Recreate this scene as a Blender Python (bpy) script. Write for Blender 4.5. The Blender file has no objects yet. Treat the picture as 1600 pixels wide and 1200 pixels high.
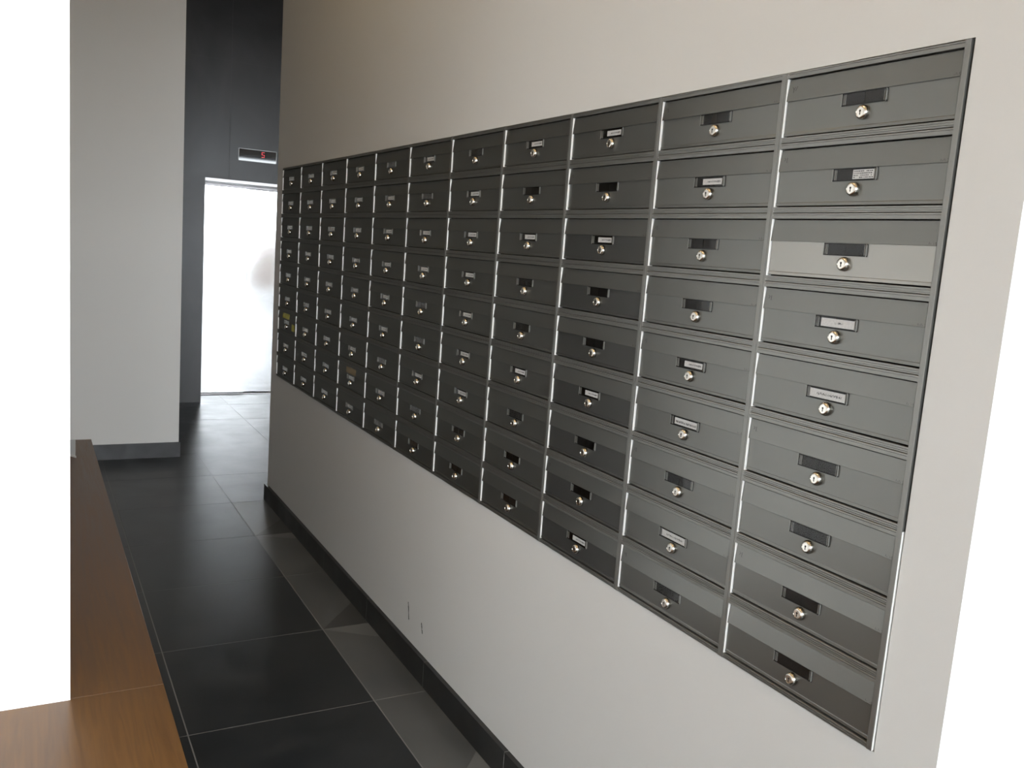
import bpy, bmesh, math, random
from mathutils import Matrix, Vector
random.seed(7)
SILL = 1.15
SC = bpy.context.scene
COL = SC.collection
R3 = math.radians

# ---------------------------------------------------------------- camera
cam_d = bpy.data.cameras.new('camera'); cam = bpy.data.objects.new('camera', cam_d); COL.objects.link(cam)
cam_d.sensor_width = 36; cam_d.lens = 31.16; cam_d.clip_start = .02
YAW, PITCH, ROLL = -0.506892221, 1.42386827, 0.073053629
cam.matrix_world = (Matrix.Translation((-1.2269, -0.8920, 1.5348)) @ Matrix.Rotation(YAW, 4, 'Z')
                    @ Matrix.Rotation(PITCH, 4, 'X') @ Matrix.Rotation(ROLL, 4, 'Z'))
SC.camera = cam
# ---------------------------------------------------------------- view, sky, sun
vs = SC.view_settings
vs.view_transform = 'Standard'; vs.look = 'None'; vs.exposure = 0.0; vs.gamma = 1; vs.use_curve_mapping = False
W = bpy.data.worlds.new('sky'); SC.world = W; W.use_nodes = True
nt = W.node_tree; nt.nodes.clear()
wo = nt.nodes.new('ShaderNodeOutputWorld'); bg = nt.nodes.new('ShaderNodeBackground')
bg.inputs['Color'].default_value = (.87, .94, 1, 1); bg.inputs['Strength'].default_value = 33.0
nt.links.new(bg.outputs[0], wo.inputs[0])
# daylight through the two glazed openings (portals guide the sky light, they add none)
def portal(name, loc, rot, sx, sy):
    l = bpy.data.lights.new(name, 'AREA'); l.shape = 'RECTANGLE'; l.size = sx; l.size_y = sy
    l.cycles.is_portal = True
    o = bpy.data.objects.new(name, l); o.location = loc; o.rotation_euler = rot; COL.objects.link(o)
portal('window_portal', (.8, -5.32, 1.63), (R3(90), 0, 0), 6.9, 3.3)

# warm recessed ceiling lamps over the letterboxes
for y, en in ((.1, 12), (2.5, 9)):
    l = bpy.data.lights.new('ceiling_lamp', 'AREA'); l.shape = 'DISK'; l.size = .16; l.energy = en; l.color = (1, .74, .38)
    o = bpy.data.objects.new('ceiling_lamp', l); o.location = (-.75, y, 3.87); COL.objects.link(o)

# ---------------------------------------------------------------- materials
def mat(name, color, rough=.5, metal=0.0, spec=.5, coat=0, coat_r=.1):
    m = bpy.data.materials.new(name); m.use_nodes = True
    b = m.node_tree.nodes['Principled BSDF']
    b.inputs['Base Color'].default_value = (*color, 1); b.inputs['Roughness'].default_value = rough
    b.inputs['Metallic'].default_value = metal; b.inputs['Specular IOR Level'].default_value = spec
    b.inputs['Coat Weight'].default_value = coat; b.inputs['Coat Roughness'].default_value = coat_r
    return m
def noisy(m, scale=(3, 3, 3), c1=None, c2=None, lo=.35, hi=.65, detail=6, rough=None, bump=0, bscale=None, dist=.01, nscale=1.0, distort=0):
    """mottle the colour / roughness / relief of a material with noise in object space"""
    t = m.node_tree; N = t.nodes; L = t.links; b = N['Principled BSDF']
    tc = N.new('ShaderNodeTexCoord'); mp = N.new('ShaderNodeMapping'); mp.inputs['Scale'].default_value = scale
    L.new(tc.outputs['Object'], mp.inputs[0])
    n = N.new('ShaderNodeTexNoise'); n.inputs['Scale'].default_value = nscale; n.inputs['Detail'].default_value = detail
    n.inputs['Distortion'].default_value = distort
    L.new(mp.outputs[0], n.inputs['Vector'])
    if c1:
        r = N.new('ShaderNodeValToRGB'); r.color_ramp.elements[0].position = lo; r.color_ramp.elements[1].position = hi
        r.color_ramp.elements[0].color = (*c1, 1); r.color_ramp.elements[1].color = (*c2, 1)
        L.new(n.outputs['Fac'], r.inputs[0]); L.new(r.outputs[0], b.inputs['Base Color'])
    if rough:
        q = N.new('ShaderNodeMapRange'); q.inputs['From Min'].default_value = lo; q.inputs['From Max'].default_value = hi
        q.inputs['To Min'].default_value = rough[0]; q.inputs['To Max'].default_value = rough[1]
        L.new(n.outputs['Fac'], q.inputs[0]); L.new(q.outputs[0], b.inputs['Roughness'])
    if bump:
        n2 = n
        if bscale:
            n2 = N.new('ShaderNodeTexNoise'); n2.inputs['Scale'].default_value = bscale; n2.inputs['Detail'].default_value = 4
            L.new(tc.outputs['Object'], n2.inputs['Vector'])
        bp = N.new('ShaderNodeBump'); bp.inputs['Strength'].default_value = bump; bp.inputs['Distance'].default_value = dist
        L.new(n2.outputs['Fac'], bp.inputs['Height']); L.new(bp.outputs[0], b.inputs['Normal'])
    return m
def glass(name, tint=(1, 1, 1), refl=.012, rough=0.0):
    m = bpy.data.materials.new(name); m.use_nodes = True; t = m.node_tree; t.nodes.clear()
    o = t.nodes.new('ShaderNodeOutputMaterial'); mx = t.nodes.new('ShaderNodeMixShader')
    tr = t.nodes.new('ShaderNodeBsdfTransparent'); gl = t.nodes.new('ShaderNodeBsdfGlossy')
    tr.inputs[0].default_value = (*tint, 1); gl.inputs['Roughness'].default_value = rough
    lw = t.nodes.new('ShaderNodeLayerWeight'); pw = t.nodes.new('ShaderNodeMath'); pw.operation = 'POWER'; pw.inputs[1].default_value = 5
    ma = t.nodes.new('ShaderNodeMath'); ma.operation = 'MULTIPLY_ADD'; ma.inputs[1].default_value = 1 - refl; ma.inputs[2].default_value = refl
    t.links.new(lw.outputs['Facing'], pw.inputs[0]); t.links.new(pw.outputs[0], ma.inputs[0]); t.links.new(ma.outputs[0], mx.inputs[0])
    t.links.new(tr.outputs[0], mx.inputs[1]); t.links.new(gl.outputs[0], mx.inputs[2]); t.links.new(mx.outputs[0], o.inputs[0])
    return m
def brushed(name, color, rough, metal=1.0, amp=.005, scale=(60, 14, 1200)):
    m = mat(name, color, rough, metal, spec=.3)
    m.node_tree.nodes['Principled BSDF'].inputs['Specular Tint'].default_value = (.22, .22, .22, 1)
    return noisy(m, scale=scale, lo=.3, hi=.7, detail=3, rough=(rough - amp, rough + amp))

M = {}
M['wall'] = noisy(mat('greige paint', (.50, .496, .484), .62, spec=.3), bump=.05, bscale=140, dist=.002)
M['white'] = noisy(mat('white paint', (.88, .87, .85), .6, spec=.3), bump=.05, bscale=140, dist=.002)
M['wall2'] = noisy(mat('light grey paint', (.68, .675, .66), .62, spec=.3), bump=.05, bscale=140, dist=.002)
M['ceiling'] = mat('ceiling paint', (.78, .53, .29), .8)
M['tile'] = noisy(mat('anthracite floor tile', (.012, .012, .012), .25, spec=.25), scale=(4.5, 5.5, 1), c1=(.011, .013, .0145), c2=(.022, .0235, .025), lo=.35, hi=.75, detail=7, rough=(.29, .37), distort=.3, bump=.25, dist=.0016)
M['tile_reflect'] = noisy(mat('grey tile with painted reflection', (.06, .06, .06), .3), scale=(3, 3, 1), c1=(.056, .058, .058), c2=(.078, .080, .079), detail=6, rough=(.30, .40))  # wall strip: floor reflection painted as a lighter grey
M['tile_reflect_dull'] = noisy(mat('dull grey tile with painted reflection', (.045, .045, .045), .3), scale=(3, 3, 1), c1=(.036, .037, .036), c2=(.048, .048, .047), detail=6, rough=(.34, .42))
M['tile_reflect_pale'] = noisy(mat('pale grey tile with painted reflection', (.085, .085, .085), .3), scale=(3, 3, 1), c1=(.095, .097, .097), c2=(.12, .122, .12), detail=6, rough=(.30, .40))
M['grout'] = mat('grey grout', (.15, .15, .15), .8)
M['plinth'] = noisy(mat('dark plinth tile', (.012, .012, .012), .35), scale=(4, 4, 4), c1=(.010, .010, .010), c2=(.016, .016, .016), rough=(.35, .5))
M['plinth_grey'] = noisy(mat('grey plinth tile', (.05, .05, .052), .4), scale=(9, 9, 9), c1=(.042, .043, .045), c2=(.066, .066, .068), rough=(.4, .55))
M['cladding'] = noisy(mat('concrete look wall tile', (.05, .047, .045), .4, spec=.22), scale=(1.7, 1.7, 1.1), c1=(.004, .0038, .0037), c2=(.024, .022, .0215), lo=.3, hi=.7, detail=9, rough=(.30, .36), distort=.8)
M['wood'] = noisy(mat('brown wood laminate', (.12, .06, .03), .35, spec=.3, coat=.08, coat_r=.3), scale=(48, 2.2, 48), c1=(.098, .046, .014), c2=(.150, .074, .024), lo=.3, hi=.72, detail=9, rough=(.30, .42), distort=1.4)
M['alu'] = brushed('anodised grey frame', (.190, .190, .180), .36, .8)
M['edge'] = mat('aluminium with painted daylight', (.80, .80, .78), .45, .25)  # brighter base paints the daylight caught on recess sides and cheek
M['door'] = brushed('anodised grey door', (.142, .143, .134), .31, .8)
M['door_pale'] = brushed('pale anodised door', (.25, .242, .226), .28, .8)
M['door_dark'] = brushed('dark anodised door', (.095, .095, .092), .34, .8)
M['flap'] = brushed('anodised grey flap', (.148, .149, .140), .31, .8)
M['inside'] = mat('dark inside', (.02, .02, .02), .8)
M['print'] = mat('faint dark print', (.03, .03, .03), .7)
M['chrome'] = noisy(mat('nickel lock', (.56, .54, .50), .18, 1.0), scale=(200, 200, 200), rough=(.15, .26))
M['slot'] = mat('black keyhole', (.004, .004, .004), .8)
M['plastic'] = mat('dark name holder plastic', (.008, .008, .008), .22, spec=.15)
M['rim'] = mat('grey holder rim', (.16, .16, .15), .3)
M['cover'] = glass('clear name cover', (.92, .92, .92))
M['card'] = noisy(mat('white card', (.66, .66, .66), .7), scale=(300, 300, 300), c1=(.60, .60, .60), c2=(.70, .70, .70))
M['ink'] = mat('dark ink', (.03, .03, .035), .7)
M['yellow'] = noisy(mat('yellow sticker', (.45, .42, .02), .6), scale=(90, 90, 90), c1=(.36, .30, .02), c2=(.50, .50, .05))
M['brown'] = mat('brown sticker', (.16, .12, .06), .6)
M['steel'] = mat('lift door steel', (.31, .31, .31), .085, 1.0)
M['trim_steel'] = mat('lift header steel', (.22, .21, .21), .35, 1.0)
M['black'] = mat('black display glass', (.002, .002, .002), .03, spec=.45)
M['pane'] = glass('window pane')
M['frame'] = mat('dark window frame', (.05, .05, .052), .4)
M['asphalt'] = noisy(mat('street asphalt', (.10, .10, .10), .85), scale=(2, 2, 2), c1=(.10, .10, .10), c2=(.16, .16, .16))
M['render'] = noisy(mat('pale render', (.82, .80, .76), .8), scale=(1, 1, 1), c1=(.78, .76, .72), c2=(.84, .82, .79))
M['paper'] = mat('white paper', (.75, .75, .74), .6)
m = mat('red led', (.2, 0, 0), .4); b = m.node_tree.nodes['Principled BSDF']
b.inputs['Emission Color'].default_value = (1, .03, .06, 1); b.inputs['Emission Strength'].default_value = .75
M['led'] = m

# ---------------------------------------------------------------- mesh helpers
class MB:
    def __init__(s): s.v = []; s.f = []; s.m = []
    def box(s, x0, x1, y0, y1, z0, z1, mi=0):
        n = len(s.v)
        s.v += [(x, y, z) for x in (x0, x1) for y in (y0, y1) for z in (z0, z1)]
        for q in ((0, 1, 3, 2), (4, 6, 7, 5), (0, 4, 5, 1), (2, 3, 7, 6), (0, 2, 6, 4), (1, 5, 7, 3)):
            s.f.append([n + i for i in q]); s.m.append(mi)
        return s
    def prism_y(s, prof, y0, y1, mi=0):
        """closed (x,z) outline swept along y"""
        n = len(s.v); k = len(prof)
        s.v += [(x, y0, z) for x, z in prof] + [(x, y1, z) for x, z in prof]
        s.f.append([n + i for i in range(k)]); s.f.append([n + k + i for i in range(k)][::-1]); s.m += [mi, mi]
        for i in range(k):
            j = (i + 1) % k
            s.f.append([n + i, n + k + i, n + k + j, n + j]); s.m.append(mi)
        return s
    def prism_z(s, prof, z0, z1, mi=0):
        n = len(s.v); k = len(prof)
        s.v += [(x, y, z0) for x, y in prof] + [(x, y, z1) for x, y in prof]
        s.f.append([n + i for i in range(k)]); s.f.append([n + k + i for i in range(k)][::-1]); s.m += [mi, mi]
        for i in range(k):
            j = (i + 1) % k
            s.f.append([n + i, n + k + i, n + k + j, n + j]); s.m.append(mi)
        return s
    def prism_x(s, prof, x0, x1, mi=0):
        n = len(s.v); k = len(prof)
        s.v += [(x0, y, z) for y, z in prof] + [(x1, y, z) for y, z in prof]
        s.f.append([n + i for i in range(k)]); s.f.append([n + k + i for i in range(k)][::-1]); s.m += [mi, mi]
        for i in range(k):
            j = (i + 1) % k
            s.f.append([n + i, n + k + i, n + k + j, n + j]); s.m.append(mi)
        return s
    def lathe_x(s, prof, cy, cz, seg=28, mi=0):
        n = len(s.v); k = len(prof)
        for r, x in prof:
            for a in range(seg):
                t = 2 * math.pi * a / seg
                s.v.append((x, cy + r * math.cos(t), cz + r * math.sin(t)))
        for i in range(k - 1):
            for a in range(seg):
                c = (a + 1) % seg
                s.f.append([n + i * seg + a, n + i * seg + c, n + (i + 1) * seg + c, n + (i + 1) * seg + a]); s.m.append(mi)
        s.f.append([n + (k - 1) * seg + a for a in range(seg)]); s.m.append(mi)
        return s
    def mesh(s, name, mats, bevel=0, smooth=False):
        me = bpy.data.meshes.new(name); me.from_pydata(s.v, [], s.f)
        for q in mats: me.materials.append(q)
        for p, i in zip(me.polygons, s.m): p.material_index = i
        bm = bmesh.new(); bm.from_mesh(me)
        bmesh.ops.recalc_face_normals(bm, faces=bm.faces)
        if bevel:
            ed = [e for e in bm.edges if len(e.link_faces) == 2 and e.calc_face_angle(0) > .6]
            bmesh.ops.bevel(bm, geom=ed, offset=bevel, segments=2, affect='EDGES', profile=.6, clamp_overlap=True)
        bm.to_mesh(me); bm.free()
        if smooth:
            for p in me.polygons: p.use_smooth = True
            me.set_sharp_from_angle(angle=R3(40))
        return me
def link(name, me, parent=None, loc=(0, 0, 0)):
    o = bpy.data.objects.new(name, me); COL.objects.link(o); o.location = loc
    if parent: o.parent = parent
    return o
def struct(name, mb, mats, parent=None, **k):
    o = link(name, mb.mesh(name, mats if isinstance(mats, list) else [mats], **k), parent)
    if not parent: o['kind'] = 'structure'
    return o
def tag(o, label, cat, group=None):
    o['label'] = label; o['category'] = cat
    if group: o['group'] = group
    return o

# ---------------------------------------------------------------- the setting
CW, CH, NC, NR = .368, .126176, 11, 9            # letterbox pitch, columns, rows
ZB = 1.8952 - NR * CH; ZT = 1.8952               # bottom and top of the letterbox block
YF = NC * CW
WX, WT, H = .0045, .32, 3.9                      # wall face, thickness, room height
Y0, Y1 = -.114, 4.175                            # ends of the letterbox wall
g = .0030
wall = MB()
wall.box(WX, WT, Y0, Y1, 0, ZB - .0012).box(WX, WT, Y0, Y1, ZT + .0016, H)
wall.box(WX, WT, Y0, -g, ZB - .0012, ZT + .0016).box(WX, WT, YF + .001, Y1, ZB - .0012, ZT + .0016)
wr = struct('wall_right', wall, M['wall'])
# torn plaster lip above the near top corner of the letterboxes
lip = MB(); yy = -.004
while yy < .20:
    w_ = random.uniform(.012, .03); h_ = random.uniform(.0010, .0042) * (1 - yy / .26)
    lip.prism_x([(yy, ZT + .0016), (yy + w_, ZT + .0016), (yy + w_ * .8, ZT + .0016 + h_), (yy + w_ * .25, ZT + .0016 + h_ * .7)], WX - .0022, WX + .001)
    yy += w_
struct('plaster_lip', lip, M['wall'], wr)
# dark scratches low on the wall
for (ya, za, yb, zb) in ((1.990, .233, 1.977, .170), (1.861, .206, 1.849, .170)):
    s = MB(); n = 9
    for i in range(n):
        t = i / n; yc = ya + (yb - ya) * t + random.uniform(-.001, .001); zc = za + (zb - za) * t
        hw = random.uniform(.0015, .0045)
        s.box(WX - .0006, WX, yc - hw, yc + hw, zc - (za - zb) / n, zc)
    struct('scratch_mark', s, mat('grey scuff', (.06, .06, .06), .8), wr)
# skirting tiles on the letterbox wall
bb = MB(); js = [-.114 - .0] + [1.182 - .602, 1.182, 1.787, 2.387, 2.990, 3.592, 4.195]
for a, c in zip(js[:-1], js[1:]): bb.box(-.011, WX, a + .0013, c - .0013, 0, .094)
bb2 = bb; bb2.box(-.0106, WX, Y0, 4.19, 0, .0935, 1)
bb.box(-.011, WT, 4.1752, 4.1855, 0, .094)
struct('baseboard_right', bb2, [M['plinth'], mat('pale grout', (.35, .35, .34), .8)])

# floor: 60 cm tiles
fl = MB()
XL = [-3.2, -2.6, -2.0, -1.4, -.8, -.2]
YL = [-5.45, -4.85, -4.25, -3.65, -3.05, -2.45, -1.85, -1.25, -.65, -.05, .55, 1.155, 1.757, 2.357, 2.960, 3.556, 4.165, 4.785, 5.39, 5.96, 6.54, 7.20, 7.85]
gp = .002
for xa, xb in zip(XL[:-1], XL[1:]):
    for ya, yb in zip(YL[:-1], YL[1:]): fl.box(xa + gp, xb - gp, ya + gp, yb - gp, -.02, 0)
XR = [-.2, .365, .965, 1.565, 2.165, 2.765, 3.365, 3.965, 4.4]
YR = [y for y in YL if y not in (5.39, 5.96)]   # one long tile row in front of the lift lobby
for xa, xb in zip(XR[:-1], XR[1:]):
    for ya, yb in zip(YR[:-1], YR[1:]):
        if ya > 4.1 or yb < -.04 or (xa > .3): fl.box(xa + gp, xb - gp, ya + gp, yb - gp, -.02, 0)
J = {3.556: (.26, .11, 2, 3), 2.357: (.245, .15, 2, 3), 1.155: (.22, .16, 3, 2)}  # cut pieces by the wall, paler and duller greys painting the reflections
prev = None
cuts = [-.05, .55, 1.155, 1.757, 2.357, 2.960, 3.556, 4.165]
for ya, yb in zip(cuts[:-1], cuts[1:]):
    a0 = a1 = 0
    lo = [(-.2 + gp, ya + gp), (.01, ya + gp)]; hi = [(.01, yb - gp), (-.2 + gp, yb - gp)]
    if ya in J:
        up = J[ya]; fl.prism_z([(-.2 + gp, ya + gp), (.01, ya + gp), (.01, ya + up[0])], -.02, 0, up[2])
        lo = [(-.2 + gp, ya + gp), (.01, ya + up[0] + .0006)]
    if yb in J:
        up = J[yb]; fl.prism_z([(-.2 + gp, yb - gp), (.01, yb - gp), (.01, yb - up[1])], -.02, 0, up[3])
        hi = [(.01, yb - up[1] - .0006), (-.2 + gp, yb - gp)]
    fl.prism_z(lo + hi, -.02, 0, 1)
fl.box(-3.2, 4.4, -5.45, 7.85, -.06, -.0004, 4)
struct('floor', fl, [M['tile'], M['tile_reflect'], M['tile_reflect_dull'], M['tile_reflect_pale'], M['grout']])
struct('ceiling', MB().box(-3.2, 4.4, -5.3, 7.9, H, H + .2), M['ceiling'])

# wooden platform along the left
XW, HW = -.862, .140
wd = MB().box(-2.6, XW, -5.1, 1.8395, 0, HW).box(-2.6, XW, 1.8408, 5.33, 0, HW)
struct('trim_1', wd, M['wood'], bevel=.0015)
# white wall end standing on the platform, far wall, lift lobby
struct('wall_left', MB().box(-2.6, -1.121, 1.8325, 2.0, HW, H), M['white'])
struct('wall_far_left', MB().box(-2.75, -2.6, -5.3, 5.33, 0, H), M['white'])
struct('reflection_panel', MB().box(-2.6, -2.55, 2.0, 5.33, HW, H), mat('beige reflection panel', (.30, .27, .235), .6))  # unseen panel added to tone what the far letterbox doors reflect
struct('wall_back', MB().box(-2.75, -.3235, 5.33, 5.58, 0, H), M['wall2'])
struct('baseboard_back', MB().box(XW, -.3235, 5.319, 5.33, 0, .101).box(-.3235, -.3135, 5.319, 5.58, 0, .101), M['plinth_grey'])
struct('wall_lobby', MB().box(-2.9, -2.75, 5.2, 7.85, 0, H).box(4.2, 4.4, -5.3, 7.4, 0, H), M['white'])
EY = 7.325
ew = MB().box(-2.75, .146, EY, EY + .5, 0, H).box(1.16, 4.4, EY, EY + .5, 0, H)
ew.box(.146, 1.16, EY, EY + .5, 1.988, H).box(.146, 1.16, 7.85, 8.0, 0, 1.99)
struct('wall_lift', ew, M['cladding'])
# joints of the wall tiles (thin grooves filled with grout)
jt = MB()
for x in (-.85, .345, 1.55): jt.box(x - .0012, x + .0012, EY - .0004, EY + .002, 1.99 if .146 < x < 1.16 else 0, H)
for z in (1.2, 2.99): jt.box(-2.6, .146, EY - .0004, EY + .002, z - .0006, z + .0006) if z < 1.99 else jt.box(-2.6, 4.2, EY - .0004, EY + .002, z - .0006, z + .0006)
struct('trim_2', jt, mat('dark grout', (.02, .02, .02), .8))
# lift door: two sliding steel panels behind a steel lining
ld = MB()
ld.box(.146, 1.16, EY + .002, 7.85, 1.962, 1.988).box(.146, .16, EY + .25, 7.85, 0, 1.97)
ld.box(.2, 1.16, 7.68, 7.74, 1.945, 1.97)
door = struct('door_1', ld, M['trim_steel'], bevel=.001)
struct('door_panel', MB().box(.155, .612, 7.745, 7.772, .012, 1.96), M['steel'], door, bevel=.002)
struct('door_panel', MB().box(.600, 1.15, 7.785, 7.812, .012, 1.96), M['steel'], door, bevel=.002)
struct('sill', MB().box(.15, 1.15, 7.74, 7.85, 0, .006), M['trim_steel'], door)
# glazed entrance wall behind the photographer: sill on the left, glass to the floor on the right
FY = -5.2; HD = 3.24; HL = 2.80
fr = MB()
for x in (-2.6, -1.1): fr.box(x, x + .06, FY - .05, FY + .05, SILL, HL)
for x in (.45, 1.9, 4.14): fr.box(x, x + .06, FY - .05, FY + .05, 0, HD)
fr.box(.45, 4.2, FY - .05, FY + .05, HD - .06, HD).box(-2.6, .45, FY - .05, FY + .05, HL - .06, HL).box(-2.6, .45, FY - .05, FY + .05, SILL, SILL + .06)
win = struct('window_1', fr, M['frame'])
for xa, xb, z0 in ((-2.54, -1.1, SILL + .06), (-1.04, .45, SILL + .06), (.51, 1.9, 0), (1.96, 4.14, 0)):
    struct('pane', MB().box(xa, xb, FY - .004, FY + .004, z0, (HL if xb < .5 else HD) - .06), M['pane'], win)
struct('wall_entrance', MB().box(-2.75, .45, FY - .1, FY + .1, HL, HD).box(-2.75, 4.4, FY - .1, FY + .1, HD, H).box(-2.75, .45, FY - .1, FY + .1, 0, SILL), M['white'])
struct('ground', MB().box(-40, 40, -60, FY - .1, -.1, -.02), M['asphalt'])
struct('wall_for_reflection', MB().box(4.25, 7.6, -9.3, -9, -.02, 1.60), mat('dark brown for reflection', (.07, .05, .038), .8))  # unseen block added to put a dark band in the lift door reflection

# ---------------------------------------------------------------- letterboxes
# local frame of one box: origin at its near lower front corner, x into the wall, y away from the entrance, z up
def zt(d): return CH - d
def frame_mesh(cheek=False):
    s = MB(); D = .24; o0, o1 = .0105, .3625; a = .0002
    # stiles: slim folded profile with a fine step where the neighbours meet
    s.prism_z([(.0006, a), (0, .0012), (0, o0 - .0008), (.0005, o0), (.012, o0), (.012, o0 - .0012), (.002, o0 - .0012), (.0022, .0014), (D, .0014), (D, a)], 0, CH)
    s.prism_z([(.0006, CW - a), (0, CW - .001), (0, o1 + .0010), (.0003, o1 + .0004), (.0010, o1), (.0015, o1 + .0012), (.012, o1 + .0010), (D, CW - .0012), (D, CW - a)], 0, CH)
    # daylit faces painted with a brighter metal: inner lip of the far stile and the outer cheek
    s.prism_z([(.0004, o1 + .0002), (.0010, o1 - .0005), (.012, o1 - .0005), (.012, o1 + .0011), (.0014, o1 + .0011)], .0001, CH - .0001, 2)
    if cheek: s.prism_z([(.0012, a), (.0012, -.0002), (.050, -.0002), (.050, a)], .0001, CH - .0001, 2)
    # top rail and bottom rail with their grooves
    t = [(.0008, CH - a), (0, CH - .0010), (0, zt(.0034)), (.0012, zt(.0036)), (.0012, zt(.0041)), (0, zt(.0043)), (0, zt(.0101)), (.0006, zt(.0107)), (.010, zt(.0107)), (.010, zt(.0095)), (.002, zt(.0090)), (.002, zt(.0014)), (D, zt(.0014)), (D, CH - a)]
    s.prism_y(t, o0 - .001, o1 + .001)
    b_ = [(.0008, a), (0, .0010), (0, .0030), (.0012, .0032), (.0012, .0037), (0, .0039), (0, .0066), (.0012, .0068), (.0012, .0073), (0, .0075), (0, zt(.1159)), (.0005, zt(.1155)), (.010, zt(.1155)), (.010, zt(.1165)), (.002, zt(.1172)), (.002, .0014), (D, .0014), (D, a)]
    s.prism_y(b_, o0 - .001, o1 + .001)
    s.box(D - .001, D, a, CW - a, 0, CH, 1)
    return s.mesh('frame', [M['alu'], M['inside'], M['edge']])
def flap_mesh(mark):
    s = MB(); y0, y1 = .0117, .3613
    s.prism_y([(.0060, zt(.0118)), (.0052, zt(.0128)), (.0012, zt(.0506)), (.0014, zt(.0511)), (.0024, zt(.0511)), (.0064, zt(.0130)), (.0076, zt(.0118))], y0, y1)
    def fx(d): return .0052 + (.0012 - .0052) * (d - .0128) / (.0506 - .0128)
    def stroke(ya, da, yb, db, w=.0007):
        n = len(s.v)
        for (y, d) in ((ya, da), (yb, db)):
            for q in (-w, w): s.v.append((fx(d) - .00006, y + q, zt(d)))
        s.f.append([n, n + 1, n + 3, n + 2]); s.m.append(1)
    # faint stamped number near the lower near corner, faint wear near the upper far corner
    for k in range(3):
        yk = .0245 - k * .0055
        if (mark + k) % 3 != 1: stroke(yk, .0455, yk, .0490, .0004)
        stroke(yk, .0455, yk - .0026, .0455 + .0005 * k, .0006); stroke(yk - .0026, .0472, yk - .0026, .0490, .0004)
    if mark == 1:
        stroke(.3515, .026, .348, .031); stroke(.345, .0262, .348, .031); stroke(.348, .031, .348, .0365); stroke(.340, .0255, .3435, .0335)
    elif mark == 2:
        stroke(.352, .026, .3485, .0285); stroke(.3485, .0285, .3515, .032); stroke(.345, .026, .345, .035); stroke(.345, .035, .341, .034)
    return s.mesh('flap', [M['flap'], M['print']])
def door_mesh(m_='door'):
    s = MB(); y0, y1 = .0128, .3610
    s.prism_y([(.0046, zt(.0470)), (.0046, zt(.1068)), (.0040, zt(.1080)), (.0038, zt(.1128)), (.0044, zt(.1134)), (.0058, zt(.1134)), (.0058, zt(.0470))], y0, y1)
    return s.mesh('door', [M[m_]], bevel=0)
PC, LY = .1868, .1850
P0, P1, PT, PB = .1410, .2335, .0517, .0728     # name holder: near, far, top, bottom
def holder_mesh():
    s = MB(); xb, xf = .0046, .0016
    s.box(.0040, xb, P0, P1, zt(PB), zt(PT), 0)
    for (a, c) in ((P0, P0 + .0014), (P1 - .0014, P1)): s.box(xf, xb, a, c, zt(PB), zt(PT), 1)
    for (a, c) in ((PT, PT + .0016), (PB - .0018, PB)): s.box(xf + .0004, xb, P0, P1, zt(c), zt(a), 0)
    for y in (P0 + .0040, P1 - .0058, P1 - .0090): s.box(xf + .0010, xb, y, y + .0014, zt(PB), zt(PT), 1)
    s.box(.0032, xb, PC - .0006, PC + .0006, zt(PB), zt(PT), 0)
    return s.mesh('name_holder', [M['plastic'], M['rim']])
def cover_mesh():
    return MB().box(.0024, .0028, P0 + .0015, P1 - .0015, zt(PB - .0016), zt(PT + .0016)).mesh('clear_cover', [M['cover']])
def card_mesh(kind):
    s = MB(); r = random.Random(kind * 13 + 5)
    y0, y1, za, zb = [(.1465, .2190, .0552, .0697), (.1470, .1900, .0545, .0700), (.1490, .2060, .0560, .0680), (.1470, .2195, .0550, .0690), (.1460, .2240, .0548, .0698)][kind]
    s.box(.0029, .0031, y0, y1, zt(zb), zt(za))
    def ink(ya, yb, d0, d1): s.box(.00284, .0029, min(ya, yb), max(ya, yb), zt(max(d0, d1)), zt(min(d0, d1)), 1)
    if kind == 1:                                # half card, four rows of small print
        for row in range(4):
            y = y1 - .002
            while y > y0 + .003:
                w_ = r.uniform(.0008, .0035)
                if r.random() < .8: ink(y, y - w_, za + .0018 + row * .0035, za + .0034 + row * .0035)
                y -= w_ + r.uniform(.0005, .0016)
    else:                                        # one line of handwriting or print
        t = {0: (.42, .66, .0040, .0003), 2: (.25, .9, .0045, .0005), 3: (.05, .97, .0062, .0007), 4: (.2, .9, .0050, .0004)}[kind]
        L = y1 - y0; y = y1 - L * t[0]; mid = (za + zb) / 2 + (.0008 if kind == 3 else 0); hh = t[2] / 2
        while y > y1 - L * t[1]:
            hk = hh * r.uniform(.45, 1)
            ink(y, y - t[3] * 1.6, mid - hk, mid + hh * .8)
            if r.random() < .75: ink(y, y - .0020, mid + hk * r.choice((-1, 0, .7)), mid + hk * r.choice((-1, 0, .7)) + t[3] * 1.5)
            y -= r.uniform(.0021, .0030)
    return s.mesh('name_card', [M['card'], M['ink']])
def lock_mesh():
    s = MB(); zc = zt(.0868)
    s.lathe_x([(.0124, .0046), (.0124, .0020), (.0121, 0), (.0112, -.0024), (.0098, -.0043), (.0080, -.0054), (.0077, -.0054), (.0075, -.0048), (.0005, -.0048)], LY, zc, 32)
    return s.mesh('lock', [M['chrome']], smooth=True)
def keyhole_mesh():
    s = MB(); zc = zt(.0868)
    s.lathe_x([(.0019, -.0047), (.0019, -.00492), (.0004, -.00493)], LY, zc + .0016, 14)
    s.prism_x([(LY - .0008, zc + .001), (LY + .0008, zc + .001), (LY + .0010, zc - .0048), (LY - .0010, zc - .0048)], -.0047, -.00492)
    return s.mesh('keyhole', [M['slot']])

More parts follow.
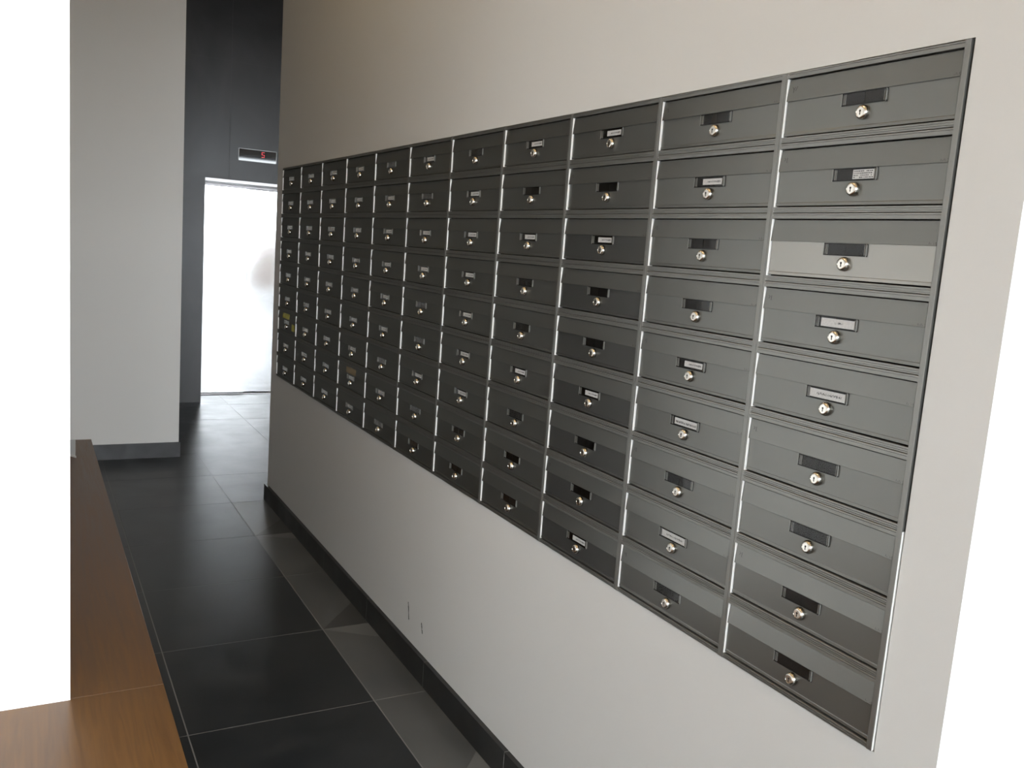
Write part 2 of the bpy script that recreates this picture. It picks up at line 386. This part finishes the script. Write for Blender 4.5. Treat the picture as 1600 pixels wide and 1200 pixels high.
ME = dict(frame=frame_mesh(), frame2=frame_mesh(True), door=door_mesh(), pale=door_mesh('door_pale'), dark=door_mesh('door_dark'), holder=holder_mesh(), cover=cover_mesh(), lock=lock_mesh(), key=keyhole_mesh())
FL = [flap_mesh(0), flap_mesh(1), flap_mesh(2)]
CARD = [card_mesh(i) for i in range(5)]
# which name window holds a card: rows top to bottom, '-' empty, number = kind of card, per column from the near end
CARDS = ['-1-04----', '-2--23-4-', '2-2--2--2', '2-2--2---', '-222222--', '2-22--2--', '-222222--', '222222222', '222222222', '222222222', '222222222']
CARDS[6] = '-22222-2-'
# small play of each door in its hinges, degrees: yaw (about the vertical), tilt (about the hinge)
YAWD = {}; 
for k in range(NC):
    for j in range(NR): YAWD[k, j] = (random.gauss(0, .12), random.gauss(0, .15))
ORD = ['top', 'second', 'third', 'fourth', 'fifth', 'sixth', 'seventh', 'eighth', 'bottom']
COLN = ['column nearest the wall end', 'second column from the wall end', 'third column from the wall end', 'fourth column from the wall end', 'fifth column from the wall end',
        'middle column', 'fifth column from the lift end', 'fourth column from the lift end', 'third column from the lift end', 'second column from the lift end', 'column nearest the lift']
STATE = {'-': 'empty dark name window', '0': 'white name card', '1': 'half-width printed card', '2': 'small white name card', '3': 'boldly printed name card', '4': 'full-width white name card'}
for k in range(NC):
    for j in range(NR):
        e = bpy.data.objects.new('letterbox', None); COL.objects.link(e); e.empty_display_size = .05
        e.location = (0, k * CW, ZT - (j + 1) * CH)
        c = CARDS[k][j]
        st = STATE[c]
        if (k, j) == (10, 6): st = 'yellow stickers'
        if (k, j) == (7, 7): st = 'brown sticker on its flap'
        if (k, j) == (0, 2): st = 'paler door'
        tag(e, 'letterbox with %s, %s row, %s' % (st, ORD[j], COLN[k]), 'letterbox', 'letterboxes set in the wall')
        link('frame', ME['frame2' if k == 0 and j >= 6 else 'frame'], e)
        mk = 1 if (k, j) == (0, 0) else 2 if (k + j) % 2 == 1 and k < 3 else 0
        f_ = link('flap', FL[mk], e)
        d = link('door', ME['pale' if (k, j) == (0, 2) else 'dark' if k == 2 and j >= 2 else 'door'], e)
        yw, tl = YAWD[k, j]
        cy, cz = PC, zt(.113)
        piv = Matrix.Translation((.005, cy, cz))
        d.matrix_local = piv @ Matrix.Rotation(R3(yw), 4, 'Z') @ Matrix.Rotation(R3(tl), 4, 'Y') @ piv.inverted()
        link('lock', ME['lock'], d); link('keyhole', ME['key'], d); link('name_holder', ME['holder'], d); link('clear_cover', ME['cover'], d)
        if c != '-': link('name_card', CARD[int(c)], d)
        def sticker(name, m_, ya, yb, da, db, onflap):
            def fx(dd): return (.0052 + (.0012 - .0052) * (dd - .0128) / (.0506 - .0128)) if onflap else .0046
            s = MB(); x0, x1 = fx(da) - .0002, fx(db) - .0002
            s.prism_y([(x0, zt(da)), (x1, zt(db)), (x1 + .0002, zt(db)), (x0 + .0002, zt(da))], ya, yb)
            o = link(name, s.mesh(name, [m_]), f_ if onflap else d)
            return o
        if (k, j) == (10, 6):
            sticker('sticker', M['yellow'], .13, .27, .016, .043, True)
            sticker('sticker', M['yellow'], .025, .085, .062, .098, False)
        if (k, j) == (7, 7): sticker('sticker', M['brown'], .12, .25, .020, .046, True)

# ---------------------------------------------------------------- floor display above the lift
t = bpy.data.objects.new('lift_display', None); COL.objects.link(t); t.location = (.5865, EY, 2.163)
tag(t, 'black floor display with a red digit 5 above the lift door', 'display')
w2, h2 = .1665, .106
fm = MB()
fm.box(-w2, w2, -.010, 0, 0, .0035).box(-w2, w2, -.010, 0, h2 - .0035, h2).box(-w2, -w2 + .0035, -.010, 0, 0, h2).box(w2 - .0035, w2, -.010, 0, 0, h2)
link('frame', fm.mesh('frame', [mat('thin steel frame', (.10, .10, .097), .3, 1)]), t)
link('screen', MB().box(-w2 + .003, w2 - .003, -.008, 0, .003, h2 - .003).mesh('screen', [M['black']]), t)
dg = MB(); x, z, w, h, q = .034, .044, .026, .046, .0045
def seg(a, c, d_, e_): dg.box(x + a, x + c, -.0086, -.0079, z + d_, z + e_)
seg(0, w, h - q, h); seg(0, q, h / 2, h); seg(0, w, h / 2 - q / 2, h / 2 + q / 2); seg(w - q, w, 0, h / 2); seg(0, w, 0, q)
link('digit', dg.mesh('digit', [M['led']]), t)
# folded sheet of paper standing on the wooden platform behind the white wall end
pp = bpy.data.objects.new('folded_paper', None); COL.objects.link(pp); pp.location = (-.985, 4.86, HW)
tag(pp, 'small white folded sheet with one leaf painted in shade standing on the wooden platform', 'paper')
s = MB(); s.prism_y([(-.06, 0), (-.059, .0), (-.012, .10), (-.013, .10)], -.01, .05)
link('back_leaf', MB().box(-.05, .012, .02, .0215, 0, .10).mesh('back_leaf', [mat('shade-painted paper', (.35, .35, .34), .6)]), pp)  # white sheet's shaded side, the shade put into its grey
link('front_leaf', MB().prism_z([(-.045, .07), (-.043, .07), (.014, -.025), (.012, -.026)], 0, .012).mesh('front_leaf', [M['paper']]), pp)
